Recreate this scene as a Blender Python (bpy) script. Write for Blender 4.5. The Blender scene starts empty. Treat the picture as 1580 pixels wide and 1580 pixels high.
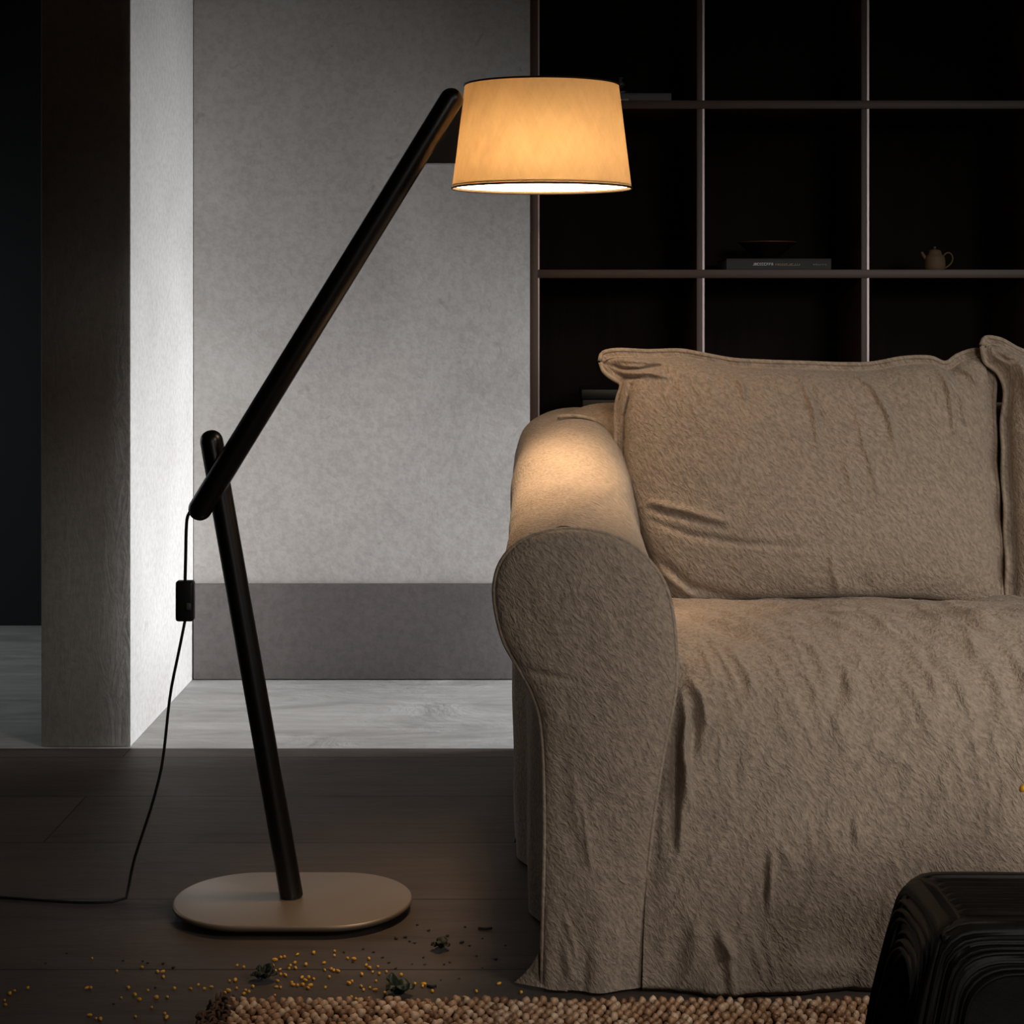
import bpy, bmesh, math, random
import numpy as np
from mathutils import Vector, Matrix, noise
C = bpy.context.scene.collection
PI = math.pi
random.seed(7)
F = 2560.0; VX = 812.0; VY = 490.0; H = 1.066

def P(px, py, D):                       # a point seen at that pixel, D metres in front of the camera
    return Vector(((px - VX) / F * D, D, H - (py - VY) / F * D))
def floor_at(px, py, z=0.0):
    D = (H - z) * F / (py - VY)
    return Vector(((px - VX) / F * D, D, z))

# ------------------------------------------------------------------ helpers
def tag(o, label=None, cat=None, group=None, kind=None):
    if label: o['label'] = label
    if cat: o['category'] = cat
    if group: o['group'] = group
    if kind: o['kind'] = kind
    return o
def empty(name, loc, label, cat, group=None):
    o = bpy.data.objects.new(name, None); C.objects.link(o); o.location = loc
    o.empty_display_size = .05
    return tag(o, label, cat, group)
def wloc(o):
    v = Vector(o.location)
    while o.parent:
        o = o.parent
        if o.type == 'EMPTY': v = v + Vector(o.location)
    return v
def finish(name, me, mat, parent=None, smooth=True):
    o = bpy.data.objects.new(name, me); C.objects.link(o)
    if mat: me.materials.append(mat)
    if smooth:
        for p in me.polygons: p.use_smooth = True
    if parent:
        o.parent = parent
        q = parent; off = Vector((0, 0, 0))
        while q:
            if q.type == 'EMPTY': off = off + Vector(q.location)
            q = q.parent
        if parent.type == 'EMPTY':
            o.matrix_parent_inverse = Matrix.Translation(-off)
    return o
def mesh(name, verts, faces, mat, parent=None, smooth=True):
    me = bpy.data.meshes.new(name)
    me.from_pydata([tuple(v) for v in verts], [], faces); me.update()
    return finish(name, me, mat, parent, smooth)
def from_bm(name, bm, mat, parent=None, smooth=True, angle=None):
    me = bpy.data.meshes.new(name)
    bmesh.ops.recalc_face_normals(bm, faces=bm.faces[:])
    bm.to_mesh(me); bm.free()
    o = finish(name, me, mat, parent, smooth)
    if angle: me.set_sharp_from_angle(angle=math.radians(angle))
    return o
def add_box(bm, lo, hi, bev=0.0, seg=2):
    r = bmesh.ops.create_cube(bm, size=1.0)
    lo, hi = Vector(lo), Vector(hi)
    for v in r['verts']:
        v.co = Vector(((v.co[i] + .5) * (hi[i] - lo[i]) + lo[i] for i in range(3)))
    if bev:
        es = list({e for v in r['verts'] for e in v.link_edges})
        bmesh.ops.bevel(bm, geom=es, offset=bev, segments=seg, affect='EDGES', profile=.5)
def box(name, lo, hi, mat, parent=None, bev=0.0, seg=2):
    bm = bmesh.new(); add_box(bm, lo, hi, bev, seg)
    return from_bm(name, bm, mat, parent, smooth=bool(bev), angle=40 if bev else None)
def frames(pts):
    out = []; up = None
    for i, p in enumerate(pts):
        t = (pts[min(i + 1, len(pts) - 1)] - pts[max(i - 1, 0)]).normalized()
        if up is None:
            up = t.orthogonal().normalized()
        n = (up - t * up.dot(t))
        n = n.normalized() if n.length > 1e-6 else t.orthogonal().normalized()
        up = n
        out.append((t, n, t.cross(n)))
    return out
def tube_data(pts, rad, seg=12, V=None, Fc=None, cap=True):
    V = [] if V is None else V; Fc = [] if Fc is None else Fc
    pts = [Vector(p) for p in pts]; b = len(V)
    fr = frames(pts)
    for i, p in enumerate(pts):
        r = rad(i) if callable(rad) else rad
        t, n, m = fr[i]
        for k in range(seg):
            a = 2 * PI * k / seg
            V.append(p + n * math.cos(a) * r + m * math.sin(a) * r)
    for i in range(len(pts) - 1):
        for k in range(seg):
            a = b + i * seg + k; c = b + i * seg + (k + 1) % seg
            Fc.append((a, c, c + seg, a + seg))
    if cap:
        Fc.append(tuple(b + k for k in range(seg))[::-1])
        Fc.append(tuple(b + (len(pts) - 1) * seg + k for k in range(seg)))
    return V, Fc
def tube(name, pts, rad, mat, parent=None, seg=12):
    V, Fc = tube_data(pts, rad, seg)
    return mesh(name, V, Fc, mat, parent)
def capsule(name, a, b, r, mat, parent=None, seg=28, round_a=True, round_b=True):
    a, b = Vector(a), Vector(b); d = (b - a).normalized()
    pts, rr = [], []
    if round_a:
        for k in range(1, 9):
            t = k / 8 * PI / 2
            pts.append(a - d * r * math.cos(t)); rr.append(max(r * math.sin(t), 1e-4))
    else: pts.append(a); rr.append(r)
    n = 12
    for k in range(1, n): pts.append(a.lerp(b, k / n)); rr.append(r)
    if round_b:
        for k in range(8, 0, -1):
            t = k / 8 * PI / 2
            pts.append(b + d * r * math.cos(t)); rr.append(max(r * math.sin(t), 1e-4))
    else: pts.append(b); rr.append(r)
    o = tube(name, pts, lambda i: rr[i], mat, parent, seg)
    o.data.set_sharp_from_angle(angle=math.radians(50))
    return o
def lathe_data(profile, centre=(0, 0, 0), seg=48, sx=1, sy=1, V=None, Fc=None):
    V = [] if V is None else V; Fc = [] if Fc is None else Fc; b = len(V)
    cx, cy, cz = centre
    for r, z in profile:
        for k in range(seg):
            a = 2 * PI * k / seg
            V.append(Vector((cx + r * sx * math.cos(a), cy + r * sy * math.sin(a), cz + z)))
    for i in range(len(profile) - 1):
        for k in range(seg):
            a = b + i * seg + k; c = b + i * seg + (k + 1) % seg
            Fc.append((a, c, c + seg, a + seg))
    return V, Fc
def lathe(name, profile, centre, mat, parent=None, seg=48, sx=1, sy=1, caps=False):
    V, Fc = lathe_data(profile, centre, seg, sx, sy)
    if caps:
        Fc.append(tuple(range(seg))[::-1]); n = (len(profile) - 1) * seg
        Fc.append(tuple(n + k for k in range(seg)))
    return mesh(name, V, Fc, mat, parent)
def catmull(pts, n):
    pts = [np.array(p, float) for p in pts]
    d = [0.0]
    for a, b in zip(pts, pts[1:]): d.append(d[-1] + max(np.linalg.norm(b - a), 1e-6) ** .5)
    ext = [2 * pts[0] - pts[1]] + pts + [2 * pts[-1] - pts[-2]]
    dense = []
    m = len(pts) - 1
    for i in range(m):
        p0, p1, p2, p3 = ext[i:i + 4]
        t0 = 0; t1 = t0 + max(np.linalg.norm(p1 - p0), 1e-6) ** .5
        t2 = t1 + max(np.linalg.norm(p2 - p1), 1e-6) ** .5
        t3 = t2 + max(np.linalg.norm(p3 - p2), 1e-6) ** .5
        for k in range(16):
            t = t1 + (t2 - t1) * k / 16
            A1 = (t1 - t) / (t1 - t0) * p0 + (t - t0) / (t1 - t0) * p1
            A2 = (t2 - t) / (t2 - t1) * p1 + (t - t1) / (t2 - t1) * p2
            A3 = (t3 - t) / (t3 - t2) * p2 + (t - t2) / (t3 - t2) * p3
            B1 = (t2 - t) / (t2 - t0) * A1 + (t - t0) / (t2 - t0) * A2
            B2 = (t3 - t) / (t3 - t1) * A2 + (t - t1) / (t3 - t1) * A3
            dense.append((t2 - t) / (t2 - t1) * B1 + (t - t1) / (t2 - t1) * B2)
    dense.append(pts[-1])
    dense = np.array(dense)
    s = np.concatenate([[0], np.cumsum(np.linalg.norm(np.diff(dense, axis=0), axis=1))])
    q = np.linspace(0, s[-1], n)
    return np.stack([np.interp(q, s, dense[:, k]) for k in range(dense.shape[1])], axis=1)
def catmull_ctrl(pts, per):              # same number of samples per control span, so two outlines correspond
    out = []
    P_ = [np.array(p, float) for p in pts]
    ext = [2 * P_[0] - P_[1]] + P_ + [2 * P_[-1] - P_[-2]]
    for i in range(len(P_) - 1):
        p0, p1, p2, p3 = ext[i:i + 4]
        for k in range(per):
            t = k / per
            out.append(.5 * ((2 * p1) + (-p0 + p2) * t + (2 * p0 - 5 * p1 + 4 * p2 - p3) * t * t + (-p0 + 3 * p1 - 3 * p2 + p3) * t ** 3))
    out.append(P_[-1])
    return np.array(out)
def grid_faces(ny, nx, b=0, flip=False):
    Fc = []
    for j in range(ny - 1):
        for i in range(nx - 1):
            a = b + j * nx + i
            q = (a, a + 1, a + nx + 1, a + nx)
            Fc.append(q[::-1] if flip else q)
    return Fc
def fbm(x, y, z, o=4):
    return noise.fractal(Vector((x, y, z)), 1.0, 2.0, o)
def smooth(a, b, x):
    t = min(1, max(0, (x - a) / (b - a))); return t * t * (3 - 2 * t)

# ridges given as polylines in photo-plane units, width and height, raised towards the room
def ridge_value(ridges, px, py):
    s = 0.0
    for (pl, w, amp) in ridges:
        best = 1e9; tt = 0
        n = len(pl) - 1
        x0, y0 = pl[0]
        bbx0 = min(p[0] for p in pl) - 3 * w; bbx1 = max(p[0] for p in pl) + 3 * w
        bby0 = min(p[1] for p in pl) - 3 * w; bby1 = max(p[1] for p in pl) + 3 * w
        if px < bbx0 or px > bbx1 or py < bby0 or py > bby1: continue
        for i in range(n):
            ax, ay = pl[i]; bx, by = pl[i + 1]
            dx, dy = bx - ax, by - ay; L = dx * dx + dy * dy
            t = ((px - ax) * dx + (py - ay) * dy) / L
            t = min(1, max(0, t))
            d = math.hypot(px - ax - t * dx, py - ay - t * dy)
            if d < best: best = d; tt = (i + t) / n
        s += amp * math.exp(-(best / w) ** 2) * (math.sin(PI * min(1, max(0, .08 + .84 * tt))) ** .7)
    return s

# ------------------------------------------------------------------ materials
class NT:
    def __init__(self, name):
        self.m = bpy.data.materials.new(name); self.m.use_nodes = True
        self.nt = self.m.node_tree; self.b = self.nt.nodes['Principled BSDF']
    def n(self, t, **kw):
        x = self.nt.nodes.new(t)
        for k, v in kw.items():
            if k in x.inputs: x.inputs[k].default_value = v
            else: setattr(x, k, v)
        return x
    def l(self, a, b): self.nt.links.new(a, b)
    def coords(self, scale=(1, 1, 1), rot=(0, 0, 0), kind='Object'):
        tc = self.n('ShaderNodeTexCoord'); mp = self.n('ShaderNodeMapping')
        mp.inputs['Scale'].default_value = scale; mp.inputs['Rotation'].default_value = rot
        self.l(tc.outputs[kind], mp.inputs['Vector']); return mp.outputs['Vector']
    def noise(self, vec, scale, detail=4, rough=.5, dist=0):
        x = self.n('ShaderNodeTexNoise'); x.inputs['Scale'].default_value = scale
        x.inputs['Detail'].default_value = detail; x.inputs['Roughness'].default_value = rough
        x.inputs['Distortion'].default_value = dist
        self.l(vec, x.inputs['Vector']); return x.outputs['Fac']
    def ramp(self, fac, stops):
        r = self.n('ShaderNodeValToRGB'); e = r.color_ramp.elements
        while len(e) < len(stops): e.new(.5)
        for el, (p, c) in zip(e, stops):
            el.position = p; el.color = (*c, 1) if len(c) == 3 else c
        self.l(fac, r.inputs['Fac']); return r.outputs['Color']
    def mix(self, fac, a, b, mode='MIX'):
        x = self.n('ShaderNodeMix', data_type='RGBA', blend_type=mode)
        if isinstance(fac, (int, float)): x.inputs[0].default_value = fac
        else: self.l(fac, x.inputs[0])
        for s, v in ((x.inputs[6], a), (x.inputs[7], b)):
            if isinstance(v, tuple): s.default_value = (*v, 1)
            else: self.l(v, s)
        return x.outputs[2]
    def bump(self, h, strength, dist, prev=None):
        x = self.n('ShaderNodeBump'); x.inputs['Strength'].default_value = strength
        x.inputs['Distance'].default_value = dist; self.l(h, x.inputs['Height'])
        if prev: self.l(prev, x.inputs['Normal'])
        return x.outputs['Normal']
    def set(self, col=None, rough=None, normal=None, **kw):
        if col is not None:
            if isinstance(col, tuple): self.b.inputs['Base Color'].default_value = (*col, 1)
            else: self.l(col, self.b.inputs['Base Color'])
        if rough is not None:
            if isinstance(rough, (int, float)): self.b.inputs['Roughness'].default_value = rough
            else: self.l(rough, self.b.inputs['Roughness'])
        if normal: self.l(normal, self.b.inputs['Normal'])
        for k, v in kw.items(): self.b.inputs[k.replace('_', ' ')].default_value = v
        return self.m

def plaster(name, c1, c2, c3, rough=.85, streak=False):
    t = NT(name); v = t.coords()
    big = t.noise(v, 1.6, 6, .6, .4)
    col = t.ramp(big, [(.3, c1), (.5, c2), (.72, c3)])
    fine = t.noise(v, 60, 3, .6)
    col = t.mix(.5, col, t.ramp(fine, [(.35, (.40, .40, .40)), (.6, (.56, .56, .56))]), 'OVERLAY')
    spots = t.noise(v, 22, 2, .5, 1.0)
    col = t.mix(t.ramp(spots, [(.68, (0, 0, 0)), (.78, (.35, .35, .35))]), col, tuple(x * .55 for x in c1))
    sv = t.coords((1, 1, .3), (.5, .4, .2)) if streak else v
    h = t.noise(sv, 30 if streak else 14, 6, .65, 1.2)
    nn = t.bump(h, .35 if streak else .12, .006)
    nn = t.bump(fine, .25, .0015, nn)
    return t.set(col, rough, nn)
def flat(name, c, rough=.6, **kw):
    t = NT(name); v = t.coords()
    f = t.noise(v, 25, 4)
    col = t.mix(f, tuple(x * .85 for x in c), tuple(min(1, x * 1.15) for x in c))
    return t.set(col, rough, t.bump(f, .1, .001), **kw)
def wood(name, c1, c2, rough=.5, scale=(1, 1, .06), bump=.3, spec=.5):
    t = NT(name); v = t.coords(scale)
    g = t.noise(v, 45, 8, .65, .8)
    g2 = t.noise(v, 7, 3, .5, .4)
    col = t.mix(g2, t.ramp(g, [(.3, c1), (.7, c2)]), c1)
    m = t.set(col, rough, t.bump(g, bump, .0015)); t.b.inputs['Specular IOR Level'].default_value = spec
    return m

def linen(name, c=(.285, .222, .172), bs=1.0):
    t = NT(name)
    tc = t.n('ShaderNodeTexCoord')
    # crinkled gauze: short slanted crimps, warped so that they never line up
    w = t.n('ShaderNodeTexNoise'); w.inputs['Scale'].default_value = 9; w.inputs['Detail'].default_value = 3
    t.l(tc.outputs['Object'], w.inputs['Vector'])
    wv = t.n('ShaderNodeMix', data_type='RGBA', blend_type='LINEAR_LIGHT'); wv.inputs[0].default_value = .014
    t.l(tc.outputs['Object'], wv.inputs[6]); t.l(w.outputs['Color'], wv.inputs[7])
    def slanted(ang, sc, src):
        m1 = t.n('ShaderNodeMapping'); m1.inputs['Rotation'].default_value = (0, math.radians(ang), 0)
        m2 = t.n('ShaderNodeMapping'); m2.inputs['Scale'].default_value = sc
        t.l(src, m1.inputs['Vector']); t.l(m1.outputs['Vector'], m2.inputs['Vector']); return m2.outputs['Vector']
    cr = t.noise(slanted(38, (1, 1, .42), wv.outputs[2]), 190, 3, .6, .4)
    cr2 = t.noise(slanted(30, (1, 1, .35), wv.outputs[2]), 42, 3, .5, .5)
    weave = t.noise(tc.outputs['Object'], 420, 2, .6)
    col = t.mix(.5, c, t.ramp(cr, [(.34, tuple(x * .55 for x in c)), (.64, tuple(x * 1.45 for x in c))]))
    nn = t.bump(cr2, .40 * bs, .005)
    nn = t.bump(cr, 1.0 * bs, .0042, nn)
    nn = t.bump(weave, .5 * bs, .0009, nn)
    return t.set(col, .95, nn, Sheen_Weight=.15, Sheen_Roughness=.5, Specular_IOR_Level=.15)

M = {}
M['wall'] = plaster('micro_cement', (.45, .425, .405), (.53, .505, .48), (.60, .585, .56))
M['pillar'] = plaster('pillar_plaster', (.36, .35, .34), (.41, .405, .395), (.46, .455, .45), streak=True)
M['base'] = plaster('dark_cement', (.205, .19, .188), (.23, .213, .212), (.26, .243, .243))
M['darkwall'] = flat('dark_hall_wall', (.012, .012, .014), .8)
M['room'] = plaster('room_plaster', (.07, .062, .056), (.08, .072, .066), (.09, .08, .074))
M['ceiling'] = plaster('ceiling_plaster', (.10, .09, .08), (.12, .11, .1), (.13, .12, .11))
M['blackwood'] = wood('black_stained_wood', (.004, .0032, .0028), (.009, .0075, .0065), .33, (1, 1, .15), .12, .7)
M['shelfwood'] = wood('dark_walnut_edge', (.060, .037, .033), (.095, .060, .053), .5, (.08, 1, 1), .2)
M['stilewood'] = wood('dark_walnut_upright', (.060, .037, .033), (.095, .060, .053), .5, (1, 1, .08), .2)
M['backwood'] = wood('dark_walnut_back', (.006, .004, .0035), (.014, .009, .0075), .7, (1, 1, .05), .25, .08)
M['stripmetal'] = flat('pale_edge_strip', (.42, .36, .37), .4, Metallic=.6)
M['basemetal'] = None
t = NT('taupe_powder_coat'); f = t.noise(t.coords(), 700, 2)
M['basemetal'] = t.set((.23, .175, .130), .42, t.bump(f, .12, .0003), Metallic=.35)
M['linen'] = linen('crinkled_linen')
M['pipe'] = linen('linen_piping', (.30, .235, .18), .5)
M['plastic'] = flat('black_plastic', (.012, .012, .013), .42)
M['cord'] = flat('black_cord', (.006, .006, .006), .6)
M['toggle'] = flat('grey_toggle', (.10, .10, .10), .4)
M['trim'] = flat('dark_shade_trim', (.035, .018, .008), .6)
M['ceramic_dark'] = flat('dark_bowl_glaze', (.012, .007, .006), .3)
M['book_black'] = flat('black_book_cover', (.008, .009, .010), .6)
M['book_grey'] = flat('slate_book_cover', (.055, .06, .075), .5)
M['paper'] = flat('book_paper', (.25, .24, .23), .8)
M['ink_white'] = flat('white_print', (.8, .8, .8), .6)
M['ink_gold'] = flat('gold_print', (.35, .30, .16), .6)
M['ink_grey'] = flat('grey_print', (.25, .25, .24), .6)
M['clay'] = flat('tan_clay', (.135, .085, .045), .75)
M['box'] = flat('blue_black_box', (.004, .005, .007), .5)
M['bud'] = flat('yellow_bud', (.85, .42, .03), .5)
M['leaf'] = flat('dark_dried_leaf', (.005, .007, .004), .6)
M['greenleaf'] = flat('dark_green_leaf', (.007, .017, .008), .5)
M['crumb'] = flat('black_leaf_crumb', (.006, .005, .004), .7)
M['stem'] = flat('pale_twig', (.22, .17, .12), .6)

# floor: wide dark planks running across the room
t = NT('dark_wide_planks')
tc = t.n('ShaderNodeTexCoord')
mp = t.n('ShaderNodeMapping'); mp.inputs['Location'].default_value = (.98, .235, 0)
t.l(tc.outputs['Object'], mp.inputs['Vector'])
br = t.n('ShaderNodeTexBrick'); br.offset = .37; br.squash = 1
for k, v in (('Scale', 1.0), ('Mortar Size', .0022), ('Mortar Smooth', .4), ('Bias', 0.0), ('Brick Width', 2.1), ('Row Height', .3275)):
    br.inputs[k].default_value = v
br.inputs['Color1'].default_value = (.058, .043, .035, 1); br.inputs['Color2'].default_value = (.082, .062, .052, 1)
br.inputs['Mortar'].default_value = (.010, .007, .005, 1)
t.l(mp.outputs['Vector'], br.inputs['Vector'])
gv = t.coords((.12, 1, 1)); g = t.noise(gv, 26, 8, .65, .7)
gv2 = t.coords((.5, 1, 1)); g2 = t.noise(gv2, 5, 5, .6, .8)
col = t.mix(.6, br.outputs['Color'], t.ramp(g, [(.25, (.30, .30, .30)), (.7, (.66, .66, .66))]), 'OVERLAY')
col = t.mix(.5, col, t.ramp(g2, [(.3, (.36, .36, .36)), (.7, (.60, .60, .60))]), 'OVERLAY')
inv = t.n('ShaderNodeMath', operation='SUBTRACT'); inv.inputs[0].default_value = 1; t.l(br.outputs['Fac'], inv.inputs[1])
nn = t.bump(inv.outputs[0], .8, .004)
nn = t.bump(g, .5, .0025, nn)
nn = t.bump(g2, .4, .010, nn)
rr = t.n('ShaderNodeMapRange'); rr.inputs[3].default_value = .5; rr.inputs[4].default_value = .75; t.l(g2, rr.inputs[0])
M['floor'] = t.set(col, rr.outputs[0], nn, Specular_IOR_Level=.3)

t = NT('grey_boards_lit_pale')  # made paler than the room planks: strong passage light put into the colour
gv = t.coords((.1, 1, 1)); g = t.noise(gv, 30, 8, .65, .7); g2 = t.noise(t.coords((.45, 1, 1)), 6, 6, .65, 1.2)
col = t.ramp(g2, [(.3, (.38, .375, .365)), (.5, (.50, .495, .485)), (.7, (.60, .595, .585))])
col = t.mix(.45, col, t.ramp(g, [(.25, (.30, .30, .30)), (.7, (.66, .66, .66))]), 'OVERLAY')
nn = t.bump(g, .4, .003); nn = t.bump(g2, .5, .012, nn)
M['pfloor'] = t.set(col, .65, nn)

# lamp shade fabric: lets a little light through
t = NT('cream_shade_fabric')
def slant(t, ang, sc):
    m1 = t.coords((1, 1, 1), (0, math.radians(ang), 0)); m2 = t.n('ShaderNodeMapping'); m2.inputs['Scale'].default_value = sc
    t.l(m1, m2.inputs['Vector']); return m2.outputs['Vector']
a1 = t.noise(slant(t, 28, (1, 1, .16)), 95, 4, .6, .5)
a2 = t.noise(slant(t, -24, (1, 1, .16)), 95, 4, .6, .5)
ad = t.n('ShaderNodeMath', operation='ADD'); t.l(a1, ad.inputs[0]); t.l(a2, ad.inputs[1])
hf = t.n('ShaderNodeMath', operation='MULTIPLY'); t.l(ad.outputs[0], hf.inputs[0]); hf.inputs[1].default_value = .5
colt = t.ramp(hf.outputs[0], [(.3, (.160, .100, .044)), (.46, (.208, .136, .062)), (.6, (.245, .165, .078))])
tr = t.n('ShaderNodeBsdfTranslucent'); t.l(colt, tr.inputs['Color'])
df = t.n('ShaderNodeBsdfDiffuse'); df.inputs['Color'].default_value = (.50, .36, .22, 1)
nn = t.bump(hf.outputs[0], .4, .002); t.l(nn, df.inputs['Normal'])
addn = t.n('ShaderNodeAddShader'); t.l(tr.outputs[0], addn.inputs[0]); t.l(df.outputs[0], addn.inputs[1])
t.l(addn.outputs[0], t.nt.nodes['Material Output'].inputs['Surface']); M['shade'] = t.m
def emit(name, c, s):
    t = NT(name); e = t.n('ShaderNodeEmission'); e.inputs['Color'].default_value = (*c, 1); e.inputs['Strength'].default_value = s
    t.l(e.outputs[0], t.nt.nodes['Material Output'].inputs['Surface']); return t.m
M['diffuser'] = emit('frosted_diffuser', (1.0, .71, .44), 12.0)
M['diffuser_back'] = flat('white_diffuser_back', (.7, .68, .64), .7)
M['bulb'] = emit('lit_bulb', (1.0, .76, .50), 76.0)

# ------------------------------------------------------------------ the room
def struct(name, lo, hi, mat, bev=0):
    return tag(box(name, lo, hi, mat, None, bev), kind='structure')
struct('floor', (-3.0, -1.6, -.08), (2.5, 4.105, 0), M['floor'])
struct('floor_passage', (-3.0, 4.105, -.08), (2.5, 5.95, 0), M['pfloor'])  # starts at the shadow edge; brightness of the lit strip is in its colour
struct('ceiling', (-3.0, -1.6, 2.9), (2.5, 5.95, 3.0), M['ceiling'])
struct('wall_back', (-.98, 4.89, 0), (2.5, 5.0, 2.9), M['wall'])
struct('baseboard_back', (-.978, 4.874, 0.004), (2.35, 4.889, .283), M['base'], .002)
struct('pillar', (-1.205, 4.12, 0), (-.982, 5.86, 2.9), M['pillar'], .003)
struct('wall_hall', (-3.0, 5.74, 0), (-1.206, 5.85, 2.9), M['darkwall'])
bm = bmesh.new()
add_box(bm, (-3.0, -1.6, 0), (.95, -1.5, 2.9)); add_box(bm, (2.25, -1.6, 0), (2.5, -1.5, 2.9))
add_box(bm, (.95, -1.6, 0), (2.25, -1.5, .95)); add_box(bm, (.95, -1.6, 2.25), (2.25, -1.5, 2.9))
tag(from_bm('wall_front', bm, M['room'], None, False), kind='structure')
bm = bmesh.new()
for lo, hi in (((.95, -1.58, .95), (2.25, -1.52, .99)), ((.95, -1.58, 2.21), (2.25, -1.52, 2.25)), ((.95, -1.58, .99), (.99, -1.52, 2.21)), ((2.21, -1.58, .99), (2.25, -1.52, 2.21))): add_box(bm, lo, hi)
tag(from_bm('fill_window', bm, M['shelfwood'], None, False), kind='structure')  # frame of an added opening, there for the frontal fill light
# left wall with a hall window, right wall with a passage window and a room window
def wall_x(name, x0, x1, y0, y1, holes, mat):
    bm = bmesh.new(); y = y0
    for (a, b, z0, z1) in holes:
        add_box(bm, (x0, y, 0), (x1, a, 2.9))
        add_box(bm, (x0, a, 0), (x1, b, z0)); add_box(bm, (x0, a, z1), (x1, b, 2.9))
        y = b
    add_box(bm, (x0, y, 0), (x1, y1, 2.9))
    tag(from_bm(name, bm, mat, None, False), kind='structure')
wall_x('wall_left', -3.1, -3.0, -1.6, 5.95, [(4.35, 5.5, .3, 1.5)], M['room'])
wall_x('wall_right', 2.4, 2.5, -1.6, 5.0, [(.3, 1.7, 1.6, 2.8), (4.17, 4.82, .05, 1.05)], M['room'])
def win(name, x, y0, y1, z0, z1):
    bm = bmesh.new(); w = .03
    add_box(bm, (x - .03, y0, z0), (x + .03, y1, z0 + w)); add_box(bm, (x - .03, y0, z1 - w), (x + .03, y1, z1))
    add_box(bm, (x - .03, y0, z0 + w), (x + .03, y0 + w, z1 - w)); add_box(bm, (x - .03, y1 - w, z0 + w), (x + .03, y1, z1 - w))
    tag(from_bm(name, bm, M['shelfwood'], None, False), kind='structure')
win('window_1', -3.05, 4.35, 5.5, .3, 1.5)
win('window_2', 2.45, .3, 1.7, 1.6, 2.8)
win('window_3', 2.45, 4.17, 4.82, .05, 1.05)

# ------------------------------------------------------------------ bookcase
BY = 3.80; U = BY / F
bc = empty('bookcase', (1.14, BY + .15, 0), 'tall dark walnut grid bookcase behind the linen sofa', 'bookcase')
def bx_(px): return (px - VX) * U
def bz_(py): return H - (py - VY) * U
D1 = BY + .30
shelf_py = [(-367, -354), (-106, -93), (155, 168), (416, 429), (677, 690), (938, 951), (1190, 1203)]
Xr = bx_(2363)
box('side_panel', (bx_(818), BY, 0), (bx_(830), D1, bz_(-367)), M['stilewood'], bc, .001)
box('side_panel', (Xr, BY, 0), (Xr + 13 * U, D1, bz_(-367)), M['stilewood'], bc, .001)
st = box('edge_strip', (bx_(830), BY - .001, .02), (bx_(832.3), BY + .004, bz_(-354)), M['stripmetal'], bc); st['label'] = 'pale metallic edge strip'
cols = [832, 1087.5, 1341.5, 1596, 1851, 2106, 2363]
for k in range(5):
    x0 = cols[k + 1] - 12.5
    box('divider', (bx_(x0), BY + .001, .02), (bx_(x0 + 8.8), D1 - .012, bz_(-354)), M['stilewood'], bc, .0008)
    st = box('edge_strip', (bx_(x0 + 8.8), BY, .02), (bx_(x0 + 12), BY + .004, bz_(-354)), M['stripmetal'], bc)
    st['label'] = 'pale metallic edge strip'
for (a, b) in shelf_py:
    box('shelf', (bx_(830), BY - .0015, bz_(b)), (Xr, D1 - .011, bz_(a)), M['shelfwood'], bc, .0008)
box('plinth', (bx_(830), BY + .02, 0), (Xr, BY + .04, bz_(1203)), M['shelfwood'], bc)
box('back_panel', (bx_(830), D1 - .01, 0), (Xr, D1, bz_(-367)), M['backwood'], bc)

# things on the shelves
def book(label, x0, x1, y0, dy, z, h, mat, marks):
    e = empty('book', ((x0 + x1) / 2, y0 + dy / 2, z), label, 'book')
    bm = bmesh.new()
    add_box(bm, (x0, y0, z), (x1, y0 + dy, z + .0025)); add_box(bm, (x0, y0, z + h - .0025), (x1, y0 + dy, z + h))
    add_box(bm, (x0, y0, z + .002), (x1, y0 + .003, z + h - .002))
    from_bm('cover', bm, mat, e, False)
    box('pages', (x0 + .002, y0 + .003, z + .0026), (x1 - .003, y0 + dy - .003, z + h - .0026), M['paper'], e)
    random.seed(5)
    for (nm, a, b, zc, gh, m_) in marks:
        bm = bmesh.new(); x = a
        while x < b:
            w = random.choice((.0045, .0055, .004))
            if random.random() < .05: x += .002; continue
            # an illegible letter: two uprights and a bar or a bowl
            k = random.randrange(4)
            if k != 2: add_box(bm, (x, y0 - .0004, zc - gh / 2), (x + .0012, y0 + .0002, zc + gh / 2))
            if k in (0, 2): add_box(bm, (x + w - .0018, y0 - .0004, zc - gh / 2), (x + w - .0006, y0 + .0002, zc + gh / 2))
            if k in (0, 1, 3): add_box(bm, (x, y0 - .0004, zc + gh / 2 - .0012), (x + w - .0006, y0 + .0002, zc + gh / 2))
            if k in (1, 2): add_box(bm, (x, y0 - .0004, zc - gh / 2), (x + w - .0006, y0 + .0002, zc - gh / 2 + .0012))
            if k in (0, 3): add_box(bm, (x, y0 - .0004, zc - .0005), (x + w - .0014, y0 + .0002, zc + .0006))
            x += w + .0006
        from_bm(nm, bm, m_, e, False)
    return e
z1 = bz_(416); y0 = BY + .03; k_ = (y0) / F
book('closed black book with white spine lettering lying under the wide bowl', (1121 - VX) * k_, (1282.5 - VX) * k_, y0, .19, z1, .0262, M['book_black'],
     [('spine_title', (1162 - VX) * k_, (1193 - VX) * k_, z1 + .0135, .0060, M['ink_white']),
      ('spine_subtitle', (1196 - VX) * k_, (1232 - VX) * k_, z1 + .0125, .0048, M['ink_gold']),
      ('publisher_mark', (1254 - VX) * k_, (1275 - VX) * k_, z1 + .0125, .0032, M['ink_grey'])])
bw = empty('bowl', ((1192 - VX) * k_, y0 + .09, z1 + .0262), 'wide dark flared bowl standing on the black book', 'bowl')
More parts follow.
